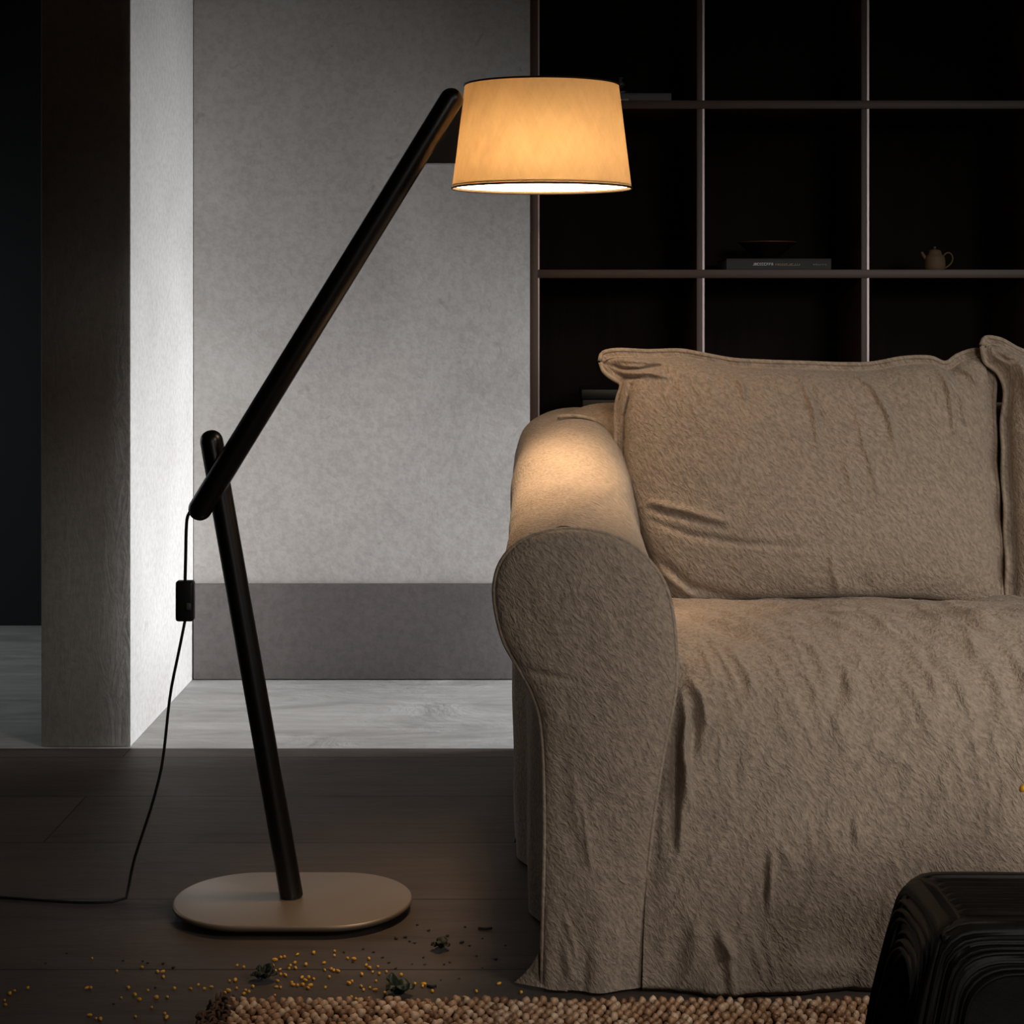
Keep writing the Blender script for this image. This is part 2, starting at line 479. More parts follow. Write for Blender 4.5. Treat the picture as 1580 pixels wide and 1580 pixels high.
c0 = (bw.location.x, bw.location.y, bw.location.z)
lathe('bowl_body', [(.002, 0), (.022, .0), (.023, .004), (.030, .008), (.052, .026), (.0675, .040), (.0695, .0415), (.0665, .0405), (.050, .029), (.028, .012), (.002, .009)], c0, M['ceramic_dark'], bw)
lathe('rim', [(.0665, .0405), (.0675, .0425), (.0695, .0425), (.0705, .041), (.069, .0400)], c0, flat('copper_rim', (.10, .05, .035), .35), bw)
z2 = bz_(155)
book('slate grey book lying flat on the shelf just right of the lampshade', (925 - VX) * k_, (1036 - VX) * k_, y0, .18, z2, .0205, M['book_grey'],
     [('spine_mark', (957 - VX) * k_, (969 - VX) * k_, z2 + .0055, .0035, M['ink_white'])])
kn = empty('lidded_jar', ((960 - VX) * k_, y0 + .08, z2 + .0205), 'small dark lidded jar with a knob on the slate grey book', 'jar')
c0 = tuple(kn.location)
lathe('jar_body', [(.001, 0), (.020, 0), (.026, .006), (.027, .014), (.020, .020), (.001, .021)], c0, M['ceramic_dark'], kn)
lathe('knob', [(.004, .020), (.005, .024), (.0105, .028), (.0115, .032), (.008, .037), (.004, .039), (.004, .044), (.008, .046), (.006, .0475), (.001, .048)], c0, flat('grey_knob', (.09, .08, .08), .3), kn)
# teapot
kt = y0 / F
tp = empty('teapot', ((1447 - VX) * kt, y0 + .03, z1), 'small tan clay teapot on the middle shelf', 'teapot')
c0 = tuple(tp.location); s = kt
prof = [(.3, 0), (14.5, 0), (16, 1.5), (16.6, 6), (16.3, 14), (15.2, 20), (13.2, 23), (11.0, 24.5), (10.3, 28), (9.6, 30), (.3, 30.5)]
V, Fc = lathe_data([(r * s, z * s) for r, z in prof], c0, 40)
body = mesh('pot_body', V, Fc, M['clay'], tp)
lathe('lid', [(.1 * s, 33.4 * s), (2 * s, 33.2 * s), (7.5 * s, 31.5 * s), (9.4 * s, 30.4 * s), (9.4 * s, 30 * s)], c0, M['clay'], tp, 32)
lathe('lid_knob', [(1.2 * s, 33 * s), (1.2 * s, 34 * s), (2.4 * s, 35.2 * s), (2.2 * s, 36.6 * s), (.2 * s, 37.4 * s)], c0, M['clay'], tp, 20)
hp = catmull([(13.5, 0, 22), (17, 0, 26), (22, 0, 27.5), (26.5, 0, 24), (28, 0, 18), (25.5, 0, 11), (20, 0, 6), (15.5, 0, 3)], 30)
tube('handle', [Vector(c0) + Vector(p) * s for p in hp], 1.25 * s, M['clay'], tp, 10)
sp = catmull([(-12, 0, 16), (-16, 0, 21), (-19, 0, 26), (-20.5, 0, 28.5)], 12)
tube('spout', [Vector(c0) + Vector(p) * s for p in sp], lambda i: (3.4 - i * .12) * s, M['clay'], tp, 14)
# box behind the sofa cushion
z3 = bz_(677)
sb = empty('storage_box', ((940 - VX) * k_, y0 + .08, z3), 'blue black storage box on the shelf beside the cushion corner', 'box')
xa, xb = (897 - VX) * k_, (985 - VX) * k_
box('box_body', (xa + .002, y0 + .002, z3), (xb - .002, y0 + .16, z3 + .088), M['box'], sb, .003)
box('lid', (xa, y0, z3 + .088), (xb, y0 + .162, z3 + .112), M['box'], sb, .003)

# ------------------------------------------------------------------ floor lamp
LD = 2.985
lamp = empty('floor_lamp', (-.42, LD, 0), 'black leaning two-arm floor lamp with a glowing cream drum shade', 'floor lamp')
def stadium(hs, r, n=36):
    out = []
    for k in range(n + 1):
        a = -PI / 2 + PI * k / n; out.append((hs + r * math.cos(a), r * math.sin(a)))
    for k in range(n + 1):
        a = PI / 2 + PI * k / n; out.append((-hs + r * math.cos(a), r * math.sin(a)))
    return out
V = []; Fc = []; rings = [(.001, .030), (.006, .017), (.011, .006), (.0155, .0008), (.0195, .0002), (.0215, .0022), (.022, .004)]
for (z, ins) in rings:
    o_ = stadium(.073, .1415 - ins); n_ = len(o_)
    for (x, y) in o_:
        V.append((-.4195 + x * 1.0, LD + y, z))
for i in range(len(rings) - 1):
    for k in range(n_):
        a = i * n_ + k; c = i * n_ + (k + 1) % n_; Fc.append((a, c, c + n_, a + n_))
Fc.append(tuple(range(n_))[::-1]); Fc.append(tuple((len(rings) - 1) * n_ + k for k in range(n_)))
bs = mesh('base_plate', V, Fc, M['basemetal'], lamp); bs['label'] = 'taupe oval metal base plate'
bs.data.set_sharp_from_angle(angle=math.radians(60))
pa = P(450, 1384, 2.992); pa.z = .0222
pb = P(326.5, 681, 3.0)
capsule('pole', pa, pb, .0208, M['blackwood'], lamp, round_a=False)
qa = P(309, 785, 2.963); qb = P(696, 154, 2.963)
capsule('arm', qa, qb, .0212, M['blackwood'], lamp)
# joint peg between pole and arm
jc = P(335, 728, 2.98)
capsule('joint_peg', jc + Vector((0, -.026, 0)), jc + Vector((0, .040, 0)), .006, M['blackwood'], lamp, 16)
# bracket board
bD = 3.0
poly = [(668, 222), (655, 253), (704, 253), (708, 225), (714, 188), (719, 160), (712, 150), (700, 168)]
bm = bmesh.new(); fr_ = [bm.verts.new(P(x, y, bD) + Vector((0, -.014, 0))) for x, y in poly]
fb_ = [bm.verts.new(P(x, y, bD) + Vector((0, .014, 0))) for x, y in poly]
bm.faces.new(fr_); bm.faces.new(fb_[::-1])
for i in range(len(poly)):
    j = (i + 1) % len(poly); bm.faces.new((fr_[j], fr_[i], fb_[i], fb_[j]))
br_o = from_bm('bracket', bm, M['blackwood'], lamp, False)
# shade
SX = (836 - VX) / F * bD; sx, sy = 1.0, .80
zt = H - (133 - VY) / F * bD; zb = H - (290 - VY) / F * bD
rt, rb = .1395, .1622
n = 24
prof = [(rb + (rt - rb) * k / n, zb + (zt - zb) * k / n) for k in range(n + 1)]
sh = lathe('lamp_shade', prof, (SX, bD, 0), M['shade'], lamp, 128, sx, sy); sh['label'] = 'glowing cream fabric shade'
def ring(name, r, z, w, mat, seg=128, par=None):
    prof = [(r + w * math.cos(a), z + w * math.sin(a)) for a in [2 * PI * k / 8 for k in range(9)]]
    return lathe(name, prof, (SX, bD, 0), mat, par or sh, seg, sx, sy)
ring('trim_band', rb + .0003, zb - .0008, .0019, M['trim']); ring('trim_band', rt + .0003, zt + .0012, .0017, M['trim'])
df_ = lathe('diffuser', [(.0005, 0), (.05, 0), (.11, 0), (rb - .003, 0)], (SX, bD, zb + .003), M['diffuser'], lamp, 96, sx, sy)
dfb = lathe('diffuser_cap', [(rb - .003, 0), (rb - .004, .003), (.0005, .003)], (SX, bD, zb + .003), M['diffuser_back'], lamp, 96, sx, sy)
df_['label'] = 'bright white diffuser disc'
tube('spider_rod', [P(706, 215, bD), Vector((SX - .021, bD, P(706, 215, bD).z))], .0035, M['blackwood'], lamp)
zc = P(706, 215, bD).z
sk = lathe('socket', [(.0005, .03), (.017, .03), (.02, .02), (.02, -.04), (.016, -.046), (.0005, -.046)], (SX, bD, zc + .042), M['plastic'], lamp, 28)
lathe('bulb', [(.0005, -.072), (.014, -.069), (.024, -.058), (.028, -.045), (.025, -.032), (.014, -.018), (.012, -.010), (.0005, -.010)], (SX, bD, zc + .012), M['bulb'], lamp, 24)
# cord and switch
pts = catmull([tuple(P(x, y, d)) for x, y, d in [(294, 788, 2.963), (289.5, 797, 2.966), (287.5, 815, 2.97), (286.5, 860, 2.98), (285.5, 898, 2.99)]], 30)
tube('cord', [Vector(p) for p in pts], .0030, M['cord'], lamp, 8)
fl = floor_at(197, 1386, .004)
pts = catmull([tuple(P(x, y, d)) for x, y, d in [(286, 955, 2.99), (277, 1000, 2.995), (263, 1070, 3.0), (254, 1150, 3.01), (249, 1185, 3.015), (235, 1240, 3.02), (217, 1295, 3.03), (206, 1330, 3.035), (199, 1366, 3.04)]]
              + [(fl.x, fl.y, .008), (fl.x - .012, fl.y - .012, .004), (fl.x - .07, fl.y - .022, .004), (fl.x - .3, fl.y + .015, .004), (fl.x - .8, fl.y + .06, .004), (fl.x - 1.7, fl.y + .3, .004)], 90)
tube('cord', [Vector(p) for p in pts], .0027, M['cord'], lamp, 8)
s0 = P(272, 958, 2.99); s1 = P(300, 895.5, 2.99)
sw = box('switch_box', (s0.x, 2.979, s0.z), (s1.x, 3.001, s1.z), M['plastic'], lamp, .005, 3)
tg = box('toggle', (s1.x - .012, 2.9755, s0.z + .022), (s1.x - .004, 2.98, s0.z + .034), M['toggle'], sw, .0015)
tg['label'] = 'small grey rocker'

# ------------------------------------------------------------------ sofa
SF = 2.63
sofa = empty('sofa', (1.05, 3.05, 0), 'wide linen slipcovered sofa with rolled arms beside the floor lamp', 'sofa')
front_px = [(836, 1530), (838, 1400), (840, 1250), (836, 1130), (823, 1075), (801, 1032), (776, 985), (763, 925), (767, 881), (787, 848), (822, 826),
            (872, 816), (930, 822), (975, 841), (1008, 873), (1028, 908), (1038, 950), (1043, 1010), (1041, 1070), (1020, 1180), (1004, 1295), (994, 1410), (990, 1530)]
front_o = [((x - VX) / F * SF, H - (y - VY) / F * SF) for x, y in front_px]
front_o[0] = (front_o[0][0], .006); front_o[-1] = (front_o[-1][0], .006)
BD_ = 3.34
back_o = [(-.016, .006), (-.021, .15), (-.028, .3), (-.030, .45), (-.026, .55), (-.024, .62), (-.028, .69), (-.026, .745), (-.020, .79), (-.002, .836), (.035, .866),
          (.085, .878), (.135, .870), (.165, .848), (.19, .81), (.205, .76), (.212, .70), (.214, .64), (.214, .55), (.214, .4), (.214, .3), (.214, .15), (.214, .006)]
PER = 14
Fo = catmull_ctrl(front_o, PER); Bo = catmull_ctrl(back_o, PER); NS = len(Fo)
ctr_f = np.array([.09, .60]); 
arm_ridges = [([(975, 745), (920, 770), (880, 800), (850, 838)], 14, .006), ([(940, 720), (890, 755), (850, 800)], 8, -.003)]
def arm_mesh(mir=False):
    ND = 64; V = []
    for j in range(ND):
        k = j / (ND - 1); Y = SF + .004 + (BD_ - SF) * k + (0.14 * max(0, k - .9) / .1 if k > .9 else 0)
        kk = k ** 1.05
        ins = .012 * smooth(0, .05, k) * smooth(0, .6, 1 - k)
        for i in range(NS):
            p = Fo[i] * (1 - kk) + Bo[i] * kk
            x, z = p
            c = np.array([.10, .62]) if z > .5 else np.array([.10, z])
            d = p - c; L = np.linalg.norm(d) + 1e-6
            up = smooth(.62, .75, z)
            x -= d[0] / L * ins; z -= d[1] / L * ins
            # puckers and drape
            w = .004 * fbm(Y * 6, x * 9, z * 5 + 3, 3) + .0035 * up * math.sin((Y * 26 + x * 18 + z * 9) + 2 * fbm(Y * 3, x * 4, z * 4, 2)) * smooth(.02, .3, k) * .5
            if i < NS * .3 and z < .6:      # hanging side skirt
                w += .010 * math.sin(Y * 19 + 1.3 + z * 1.5) * smooth(.6, .2, z) + .006 * math.sin(Y * 43 + z * 2) * smooth(.6, .1, z)
            fr = smooth(0, .08, k)
            x += d[0] / L * w * fr; z += d[1] / L * w * fr
            ppx = VX + x / Y * F; ppy = VY + (H - z) / Y * F
            if up > 0 and not mir:
                rv = ridge_value(arm_ridges, ppx, ppy); z += rv * up
            V.append((x, Y, max(z, .003)))
    # round off the back
    for j in range(6):
        t = (j + 1) / 6 * PI / 2; k = 1 - .05 * (1 - math.cos(t))
        for i in range(NS):
            x, _, z = V[(ND - 1) * NS + i]
            V.append((.095 + (x - .095) * k, V[(ND - 1) * NS + i][1] + .05 * math.sin(t), z if z < .5 else .5 + (z - .5) * k))
    n2 = ND + 6
    Fc = grid_faces(n2, NS)
    Fc.append(tuple((n2 - 1) * NS + i for i in range(NS)))
    return V, Fc
armV, armF = arm_mesh()
mesh('arm', armV, armF, M['linen'], sofa)
MX = 2.13
mesh('arm', [(MX - x, y, z) for x, y, z in armV], [f[::-1] for f in armF], M['linen'], sofa)

panel_ridges = [([(900, 1240), (906, 1300), (911, 1335)], 4, .004), ([(880, 1160), (890, 1260), (910, 1330)], 10, .003),
                ([(960, 1180), (925, 1215), (910, 1250)], 6, .0025), ([(1010, 1130), (998, 1160)], 5, .003),
                ([(872, 1410), (885, 1450), (889, 1480)], 5, .005), ([(950, 1420), (955, 1480)], 6, .003),
                ([(800, 1030), (850, 1038), (885, 1045)], 6, -.004), ([(950, 1340), (1000, 1350)], 5, .002),
                ([(870, 1440), (880, 1500), (862, 1525)], 9, .007), ([(905, 1460), (900, 1530)], 7, -.004)]
# front panel of the arm: rows of constant height between the left and the right half of the outline
apex = 11 * PER
L_ = Fo[:apex + 1]; R_ = Fo[apex:][::-1]
NR = 190; NC = 100
sL = np.linspace(0, 1, NR)
def resamp(c, n, pw):
    d = np.concatenate([[0], np.cumsum(np.linalg.norm(np.diff(c, axis=0), axis=1))]); d /= d[-1]
    q = 1 - (1 - np.linspace(0, 1, n)) ** pw
    return np.stack([np.interp(q, d, c[:, k]) for k in range(2)], 1)
La = resamp(L_, NR, 1.0); Ra = resamp(R_, NR, 1.0)
V = []
for j in range(NR):
    a, b = La[j], Ra[j]
    v = j / (NR - 1)
    for i in range(NC):
        u = i / (NC - 1)
        p = a * (1 - u) + b * u
        p = np.array(p); 
        dt = min(1, (1 - v) * 4.5); e = (4 * u * (1 - u)) ** .45 * (min(1, dt)) ** .5
        bul = .030 * e * (1 if p[1] > .5 else .55 + .45 * smooth(.2, .5, p[1]))
        ppx = VX + p[0] / SF * F; ppy = VY + (H - p[1]) / SF * F
        bul += ridge_value(panel_ridges, ppx, ppy) * min(1, 3 * e)
        bul += .004 * fbm(p[0] * 14, 1.5, p[1] * 7, 4) * e
        lo = smooth(.25, .0, p[1])
        bul += lo * .012 * (math.sin(p[0] * 60 + 1) * .5 + .5) * e
        x = p[0]; z = p[1]
        V.append((x, SF - bul, max(.003, z)))
mesh('arm_panel', V, grid_faces(NR, NC, flip=False), M['linen'], sofa)
mesh('arm_panel', [(MX - x, y, z) for x, y, z in V], grid_faces(NR, NC, flip=True), M['linen'], sofa)
# piping round the panel
pp = [Vector((p[0], SF - .0025, p[1])) for p in Fo[::2]]
pp += []
tube('piping', pp, .0036, M['pipe'], sofa, 8)
tube('piping', [Vector((MX - p.x, p.y, p.z)) for p in pp], .0036, M['pipe'], sofa, 8)
# seam where the arm meets the back
kk = .955
sm = [Vector((*(Fo[i] * (1 - kk) + Bo[i] * kk)[:1], SF + (BD_ - SF) * .93 + .02 - .00 * i, (Fo[i] * (1 - kk) + Bo[i] * kk)[1] - .0015)) for i in range(11 * PER - 6, 17 * PER, 2)]
tube('piping', sm, .0040, M['pipe'], sofa, 8)
# toe of the slipcover that spreads on the floor at the corner
V = []; nx, ny = 26, 30
for j in range(ny):
    t = j / (ny - 1)
    for i in range(nx):
        u = i / (nx - 1)
        top = P(841 + 34 * u, 1395, SF + .012)
        bot = Vector(((793 + 82 * u - VX) / F * 2.64, 2.650 - .035 * u - .012 * math.sin(PI * u), .004 + .004 * math.sin(PI * u)))
        e = t ** 2.4
        p = Vector((top.x * (1 - e) + bot.x * e, top.y * (1 - e) + bot.y * e, top.z * (1 - t ** .82) + bot.z * t ** .82))
        p.y -= .006 * math.sin(u * 7 + 1) * math.sin(PI * t)
        V.append(p)
mesh('hem_corner', V, grid_faces(ny, nx, flip=True), M['linen'], sofa)
# piping on the outer corner of the skirt side
# seat and front skirt as one draped sheet
prof = catmull([(3.36, .505), (3.2, .507), (3.05, .524), (2.92, .535), (2.82, .532), (2.74, .515), (2.685, .480), (2.65, .43), (2.628, .37), (2.618, .28), (2.610, .15), (2.604, .012)], 300)
seat_r = [([(1050, 1065), (1058, 1110), (1054, 1150), (1057, 1190), (1062, 1240)], 6.5, .022), ([(1066, 1050), (1084, 1080), (1090, 1115)], 6, .014),
          ([(1070, 1085), (1073, 1120), (1070, 1160)], 9, -.016), ([(1041, 1090), (1042, 1200), (1041, 1305)], 5, -.013),
          ([(1028, 1170), (1022, 1240), (1020, 1320)], 6, .008), ([(1058, 1180), (1052, 1240), (1048, 1310)], 6, .012),
          ([(1051, 1170), (1065, 1190), (1080, 1208)], 3, .005), ([(1136, 1150), (1137, 1240)], 7, -.003),
          ([(1190, 1310), (1188, 1360), (1186, 1405)], 5, .010), ([(1181, 1310), (1179, 1400)], 5, -.003),
          ([(1200, 1300), (1215, 1320), (1222, 1345)], 6, .006), ([(1320, 1270), (1322, 1300)], 5, .007), ([(1313, 1260), (1314, 1300)], 5, -.005),
          ([(1100, 1440), (1112, 1480), (1118, 1535)], 14, -.005), ([(1110, 1430), (1124, 1470), (1130, 1530)], 8, .009), ([(1105, 1440), (1135, 1475)], 5, .006),
          ([(1060, 1395), (1075, 1450), (1060, 1520)], 14, .006), ([(1270, 1060), (1290, 1110), (1310, 1170)], 12, .004),
          ([(1340, 1150), (1375, 1165), (1400, 1180)], 10, .004), ([(1500, 1130), (1510, 1170)], 6, .005), ([(1530, 1130), (1545, 1180)], 6, .005),
          ([(1160, 1025), (1200, 1080), (1230, 1160)], 14, .004), ([(1400, 1000), (1440, 1060), (1450, 1130)], 14, .005), ([(1050, 1300), (1120, 1306)], 4, .002),
          ([(1010, 1300), (1048, 1302)], 3, .003), ([(1010, 1322), (1050, 1325)], 3, .003),
          ([(1060, 985), (1160, 965), (1230, 975)], 10, .004), ([(1430, 965), (1500, 985), (1560, 1050)], 9, .006), ([(1200, 950), (1290, 980), (1330, 1010)], 7, .004),
          ([(1100, 960), (1180, 1000)], 6, -.004), ([(1330, 950), (1400, 985)], 6, .005), ([(1240, 960), (1310, 1000)], 6, -.004), ([(1500, 960), (1580, 975)], 8, .004),
          ([(1200, 1490), (1340, 1500)], 20, .006)]
rs = random.Random(77)
for k in range(34):                      # drag creases running down and away from the front edge of the seat
    x0_ = 1075 + k * 15.5 + rs.uniform(-8, 8); y0_ = rs.uniform(975, 1030); L_k = rs.uniform(60, 170); a_ = rs.uniform(.95, 1.3)
    x1_ = x0_ + L_k * math.cos(a_); y1_ = y0_ + L_k * math.sin(a_)
    seat_r.append(([(x0_, y0_), ((x0_ + x1_) / 2 + rs.uniform(2, 9), (y0_ + y1_) / 2), (x1_, y1_)], rs.uniform(3.5, 6.5), rs.uniform(.0025, .0055)))
for k in range(24):                      # rumples on the seat top
    x0_ = rs.uniform(1060, 1560); y0_ = rs.uniform(938, 965); L_k = rs.uniform(40, 110); a_ = rs.uniform(.25, .6)
    seat_r.append(([(x0_, y0_), (x0_ + L_k * .5 * math.cos(a_) , y0_ + L_k * .6 * math.sin(a_)), (x0_ + L_k * math.cos(a_), y0_ + L_k * math.sin(a_))], rs.uniform(3, 5), rs.uniform(.003, .006)))
for k in range(22):                      # faint creases low on the skirt
    x0_ = rs.uniform(1080, 1570); y0_ = rs.uniform(1130, 1480); L_k = rs.uniform(30, 90); a_ = rs.uniform(1.0, 1.7)
    seat_r.append(([(x0_, y0_), (x0_ + L_k * math.cos(a_), y0_ + L_k * math.sin(a_))], rs.uniform(3, 5.5), rs.uniform(.002, .004)))
NXs = 360; NYs = len(prof)
V = []
zs = Ra[:, 1]
for j in range(NYs):
    Y0, Z0 = prof[j]
    xr = float(np.interp(Z0, R_[:, 1][:], R_[:, 0])) if Y0 < 2.75 else .215
    xl = xr - .0 if Y0 < 2.70 else .20
    if 2.70 <= Y0 < 2.80: xl = xr * (1 - smooth(2.70, 2.80, Y0)) + .20 * smooth(2.70, 2.80, Y0)
    # sheet normal
    a = prof[max(0, j - 1)]; b = prof[min(NYs - 1, j + 1)]
    ty, tz = b[0] - a[0], b[1] - a[1]; L = math.hypot(ty, tz); ny_, nz_ = tz / L, -ty / L
    for i in range(NXs):
        u = (i / (NXs - 1)) ** 1.35
        x = xl + (1.93 - xl) * u
        crown = .016 * math.sin(PI * min(1, max(0, (x - .2) / 1.73))) ** .6 if Y0 > 2.7 else 0
        Zc = Z0 + crown * smooth(2.7, 2.85, Y0)
        ppx = VX + x / Y0 * F; ppy = VY + (H - Zc) / Y0 * F
        d = ridge_value(seat_r, ppx, ppy)
        fr = smooth(0, .03, x - xl)
        top = smooth(2.66, 2.8, Y0)
        # slanted rumples on the seat, softer drape on the skirt
        q = fbm((x * .8 + Y0 * 1.0) * 7, (x - Y0) * 2.5, 3.3, 4)
        d += top * (.010 * q + .006 * (1 - abs(fbm((x * .9 + Y0 * .9) * 16, (x - Y0) * 5, 1.1, 3)) * 2.2))
        q2 = fbm((x * 1.0 - Zc * .45) * 9, Zc * 2.6 + x, 7.7, 4)
        d += (1 - top) * (.006 * q2 + .0028 * (1 - abs(fbm((x - Zc * .5) * 17 + 4, Zc * 4 + x * 2, 2.2, 3)) * 2.4))
        lo = smooth(.22, .0, Zc) * (1 - top)
        d += lo * .010 * math.sin(x * 17 + 2.0) + lo * .004 * math.sin(x * 47)
        edge = -.012 * (1 - smooth(0, .035, x - xl)) * (1 - top)
        d = d * fr + edge * (1 if Zc < .5 else 0)
        V.append((x, Y0 - d * abs(ny_) * 1.0, max(.004, Zc + d * nz_)))
# bottom hem: thickness turn-under
base_i = (NYs - 1) * NXs
for i in range(NXs):
    x, y, z = V[base_i + i]; V.append((x, y + .006, .003))
for i in range(NXs):
    x, y, z = V[base_i + i]; V.append((x, y + .010, .03))
mesh('seat_cover', V, grid_faces(NYs + 2, NXs, flip=True), M['linen'], sofa)
# back of the sofa
V = []
NXb = 160
sec = catmull([(3.30, .40), (3.305, .70), (3.315, .82), (3.335, .868), (3.39, .889), (3.46, .885), (3.515, .86), (3.535, .80), (3.54, .5), (3.54, .006)], 90)
for j, (y, z) in enumerate(sec):
    for i in range(NXb):
        u = i / (NXb - 1); x = .028 + (MX - .056) * u
        rl = .010 * (1 - smooth(0, .06, x - .028)) ** 2
        dz = -.035 * (1 - smooth(0.0, .15, x - .028)) ** 1.5 if z > .6 else 0
        dz += .004 * fbm(x * 6, y * 8, 4.4, 3)
        yy = y + (.02 * (1 - smooth(0, .05, x - .028)) if y < 3.4 else -.02 * (1 - smooth(0, .05, x - .028)))
        V.append((x, yy, max(.004, z + dz)))
nb = len(sec); Fc = grid_faces(nb, NXb)
Fc.append(tuple(j * NXb for j in range(nb))); Fc.append(tuple(j * NXb + NXb - 1 for j in range(nb))[::-1])
mesh('sofa_back', V, Fc, M['linen'], sofa)
# small tie of the slipcover sticking out at the rear foot
tp_ = P(801, 1293, 3.32)
mesh('corner_tie', [tp_ + Vector(d) for d in ((-.011, 0, -.010), (-.002, -.004, .012), (.012, -.002, .012), (.012, .01, -.012), (-.006, .006, .002), (.004, .004, -.006))],
     [(0, 1, 4), (1, 2, 3, 4), (0, 4, 5), (4, 3, 5), (0, 5, 3, 2, 1)], M['crumb'], sofa, False)

# ------------------------------------------------------------------ back cushions
def cushion(label, left, top, right, bottom, ridges, seed,  Dt=3.285, Db=3.235, Hf=.105, Hb=.055, NU=260, NV=190):
    # edges given in the photo plane, corners shared; left and right run downwards, top and bottom run rightwards
    Lc = catmull(left, NV); Rc = catmull(right, NV); Tc = catmull(top, NU); Bc = catmull(bottom, NU)
    us = np.linspace(0, 1, NU); vs = np.linspace(0, 1, NV)
    ridges = [(pl, w_ * .85, am * (1.6 if am > 0 and w_ < 8 else 1)) for pl, w_, am in ridges]
    rs = random.Random(int(seed) + 9)
    for k in range(22):
        x0_ = top[3][0] + (top[-2][0] - top[3][0]) * (k + rs.random()) / 22; y0_ = rs.uniform(566, 580); L_k = rs.uniform(25, 90)
        ridges.append(([(x0_, y0_), (x0_ + L_k * .12, y0_ + L_k * .5), (x0_ + L_k * .35, y0_ + L_k)], rs.uniform(2.6, 4.5), rs.uniform(.002, .0045)))
    e = empty('back_cushion', (0, 0, 0), label, 'cushion', 'loose back cushions on the sofa')
    fl_ = .020
    Vf, Vb = [], []
    for j, v in enumerate(vs):
        D = Dt + (Db - Dt) * v
        for i, u in enumerate(us):
            q = (1 - v) * Tc[i] + v * Bc[i] + (1 - u) * Lc[j] + u * Rc[j] - ((1 - u) * (1 - v) * Tc[0] + u * (1 - v) * Tc[-1] + (1 - u) * v * Bc[0] + u * v * Bc[-1])
            uu = min(1, max(0, (u - fl_) / (1 - 2 * fl_))); vv = min(1, max(0, (v - fl_ * 1.5) / (1 - 2.5 * fl_)))
            inf = (4 * uu * (1 - uu)) ** .42 * (4 * vv * (1 - vv)) ** (.40 if v < .5 else .30)
            # little stuffing in the corners, so the ears stay flat
            ear = smooth(0, .16, math.hypot(u * 1.5, v)) * smooth(0, .12, math.hypot((1 - u) * 1.5, v))
            h = inf * (.38 + .62 * ear)
            rv = ridge_value(ridges, q[0], q[1])
            amp = min(1, 6 * inf + .15)
            # gathers under the top seam
            g = math.sin(u * 62 + 5 * fbm(u * 4, v * 2, seed, 2) * 2) * math.exp(-v * 9) * .0045 * (.5 + fbm(u * 5, 0, seed + 3, 2))
            w = .005 * fbm(u * 5 + seed, v * 3, 2.2, 4) + g
            wav = .0035 * math.sin(u * 48 + 2 * math.sin(u * 17)) * (1 - smooth(0, .05, v)) + .004 * math.sin(v * 30 + seed) * (1 - smooth(0, .03, min(u, 1 - u)))
            p = P(q[0], q[1], D)
            Vf.append((p.x, p.y - Hf * h - rv * amp - w * amp + wav - .0035, p.z))
            Vb.append((p.x, p.y + Hb * h + wav + .0035, p.z))
    nf = len(Vf); V = Vf + Vb
    Fc = grid_faces(NV, NU, 0, flip=True) + grid_faces(NV, NU, nf)
    for i in range(NU - 1):
        Fc.append((i, i + 1, nf + i + 1, nf + i)); a = (NV - 1) * NU + i; Fc.append((a + 1, a, nf + a, nf + a + 1))
    for j in range(NV - 1):
        a = j * NU; Fc.append((a + NU, a, nf + a, nf + a + NU)); b = j * NU + NU - 1; Fc.append((b, b + NU, nf + b + NU, nf + b))
    cx = np.mean([v[0] for v in V]); cz = min(v[2] for v in V)
    e.location = (cx, (Dt + Db) / 2, cz)
    body = mesh('cushion_cover', V, Fc, M['linen'], e)
    # twin piping round the flange
    loop = []
    for i in range(NU): loop.append(Vector(Vf[i]))
    for j in range(NV): loop.append(Vector(Vf[j * NU + NU - 1]))
    for i in range(NU - 1, -1, -1): loop.append(Vector(Vf[(NV - 1) * NU + i]))
    for j in range(NV - 1, -1, -1): loop.append(Vector(Vf[j * NU]))
    # seam cord a little inside the edge, on the front face
    k = 5
    tube('seam_cord', [Vector(Vf[k * NU + i]) + Vector((0, -.002, 0)) for i in range(4, NU - 4, 2)], .0022, M['pipe'], e, 6)
    lp = [loop[i] + Vector((0, .002, 0)) for i in range(0, len(loop), 2)]
    tube('flange_edge', lp, .0046, M['pipe'], e, 8)
    return e
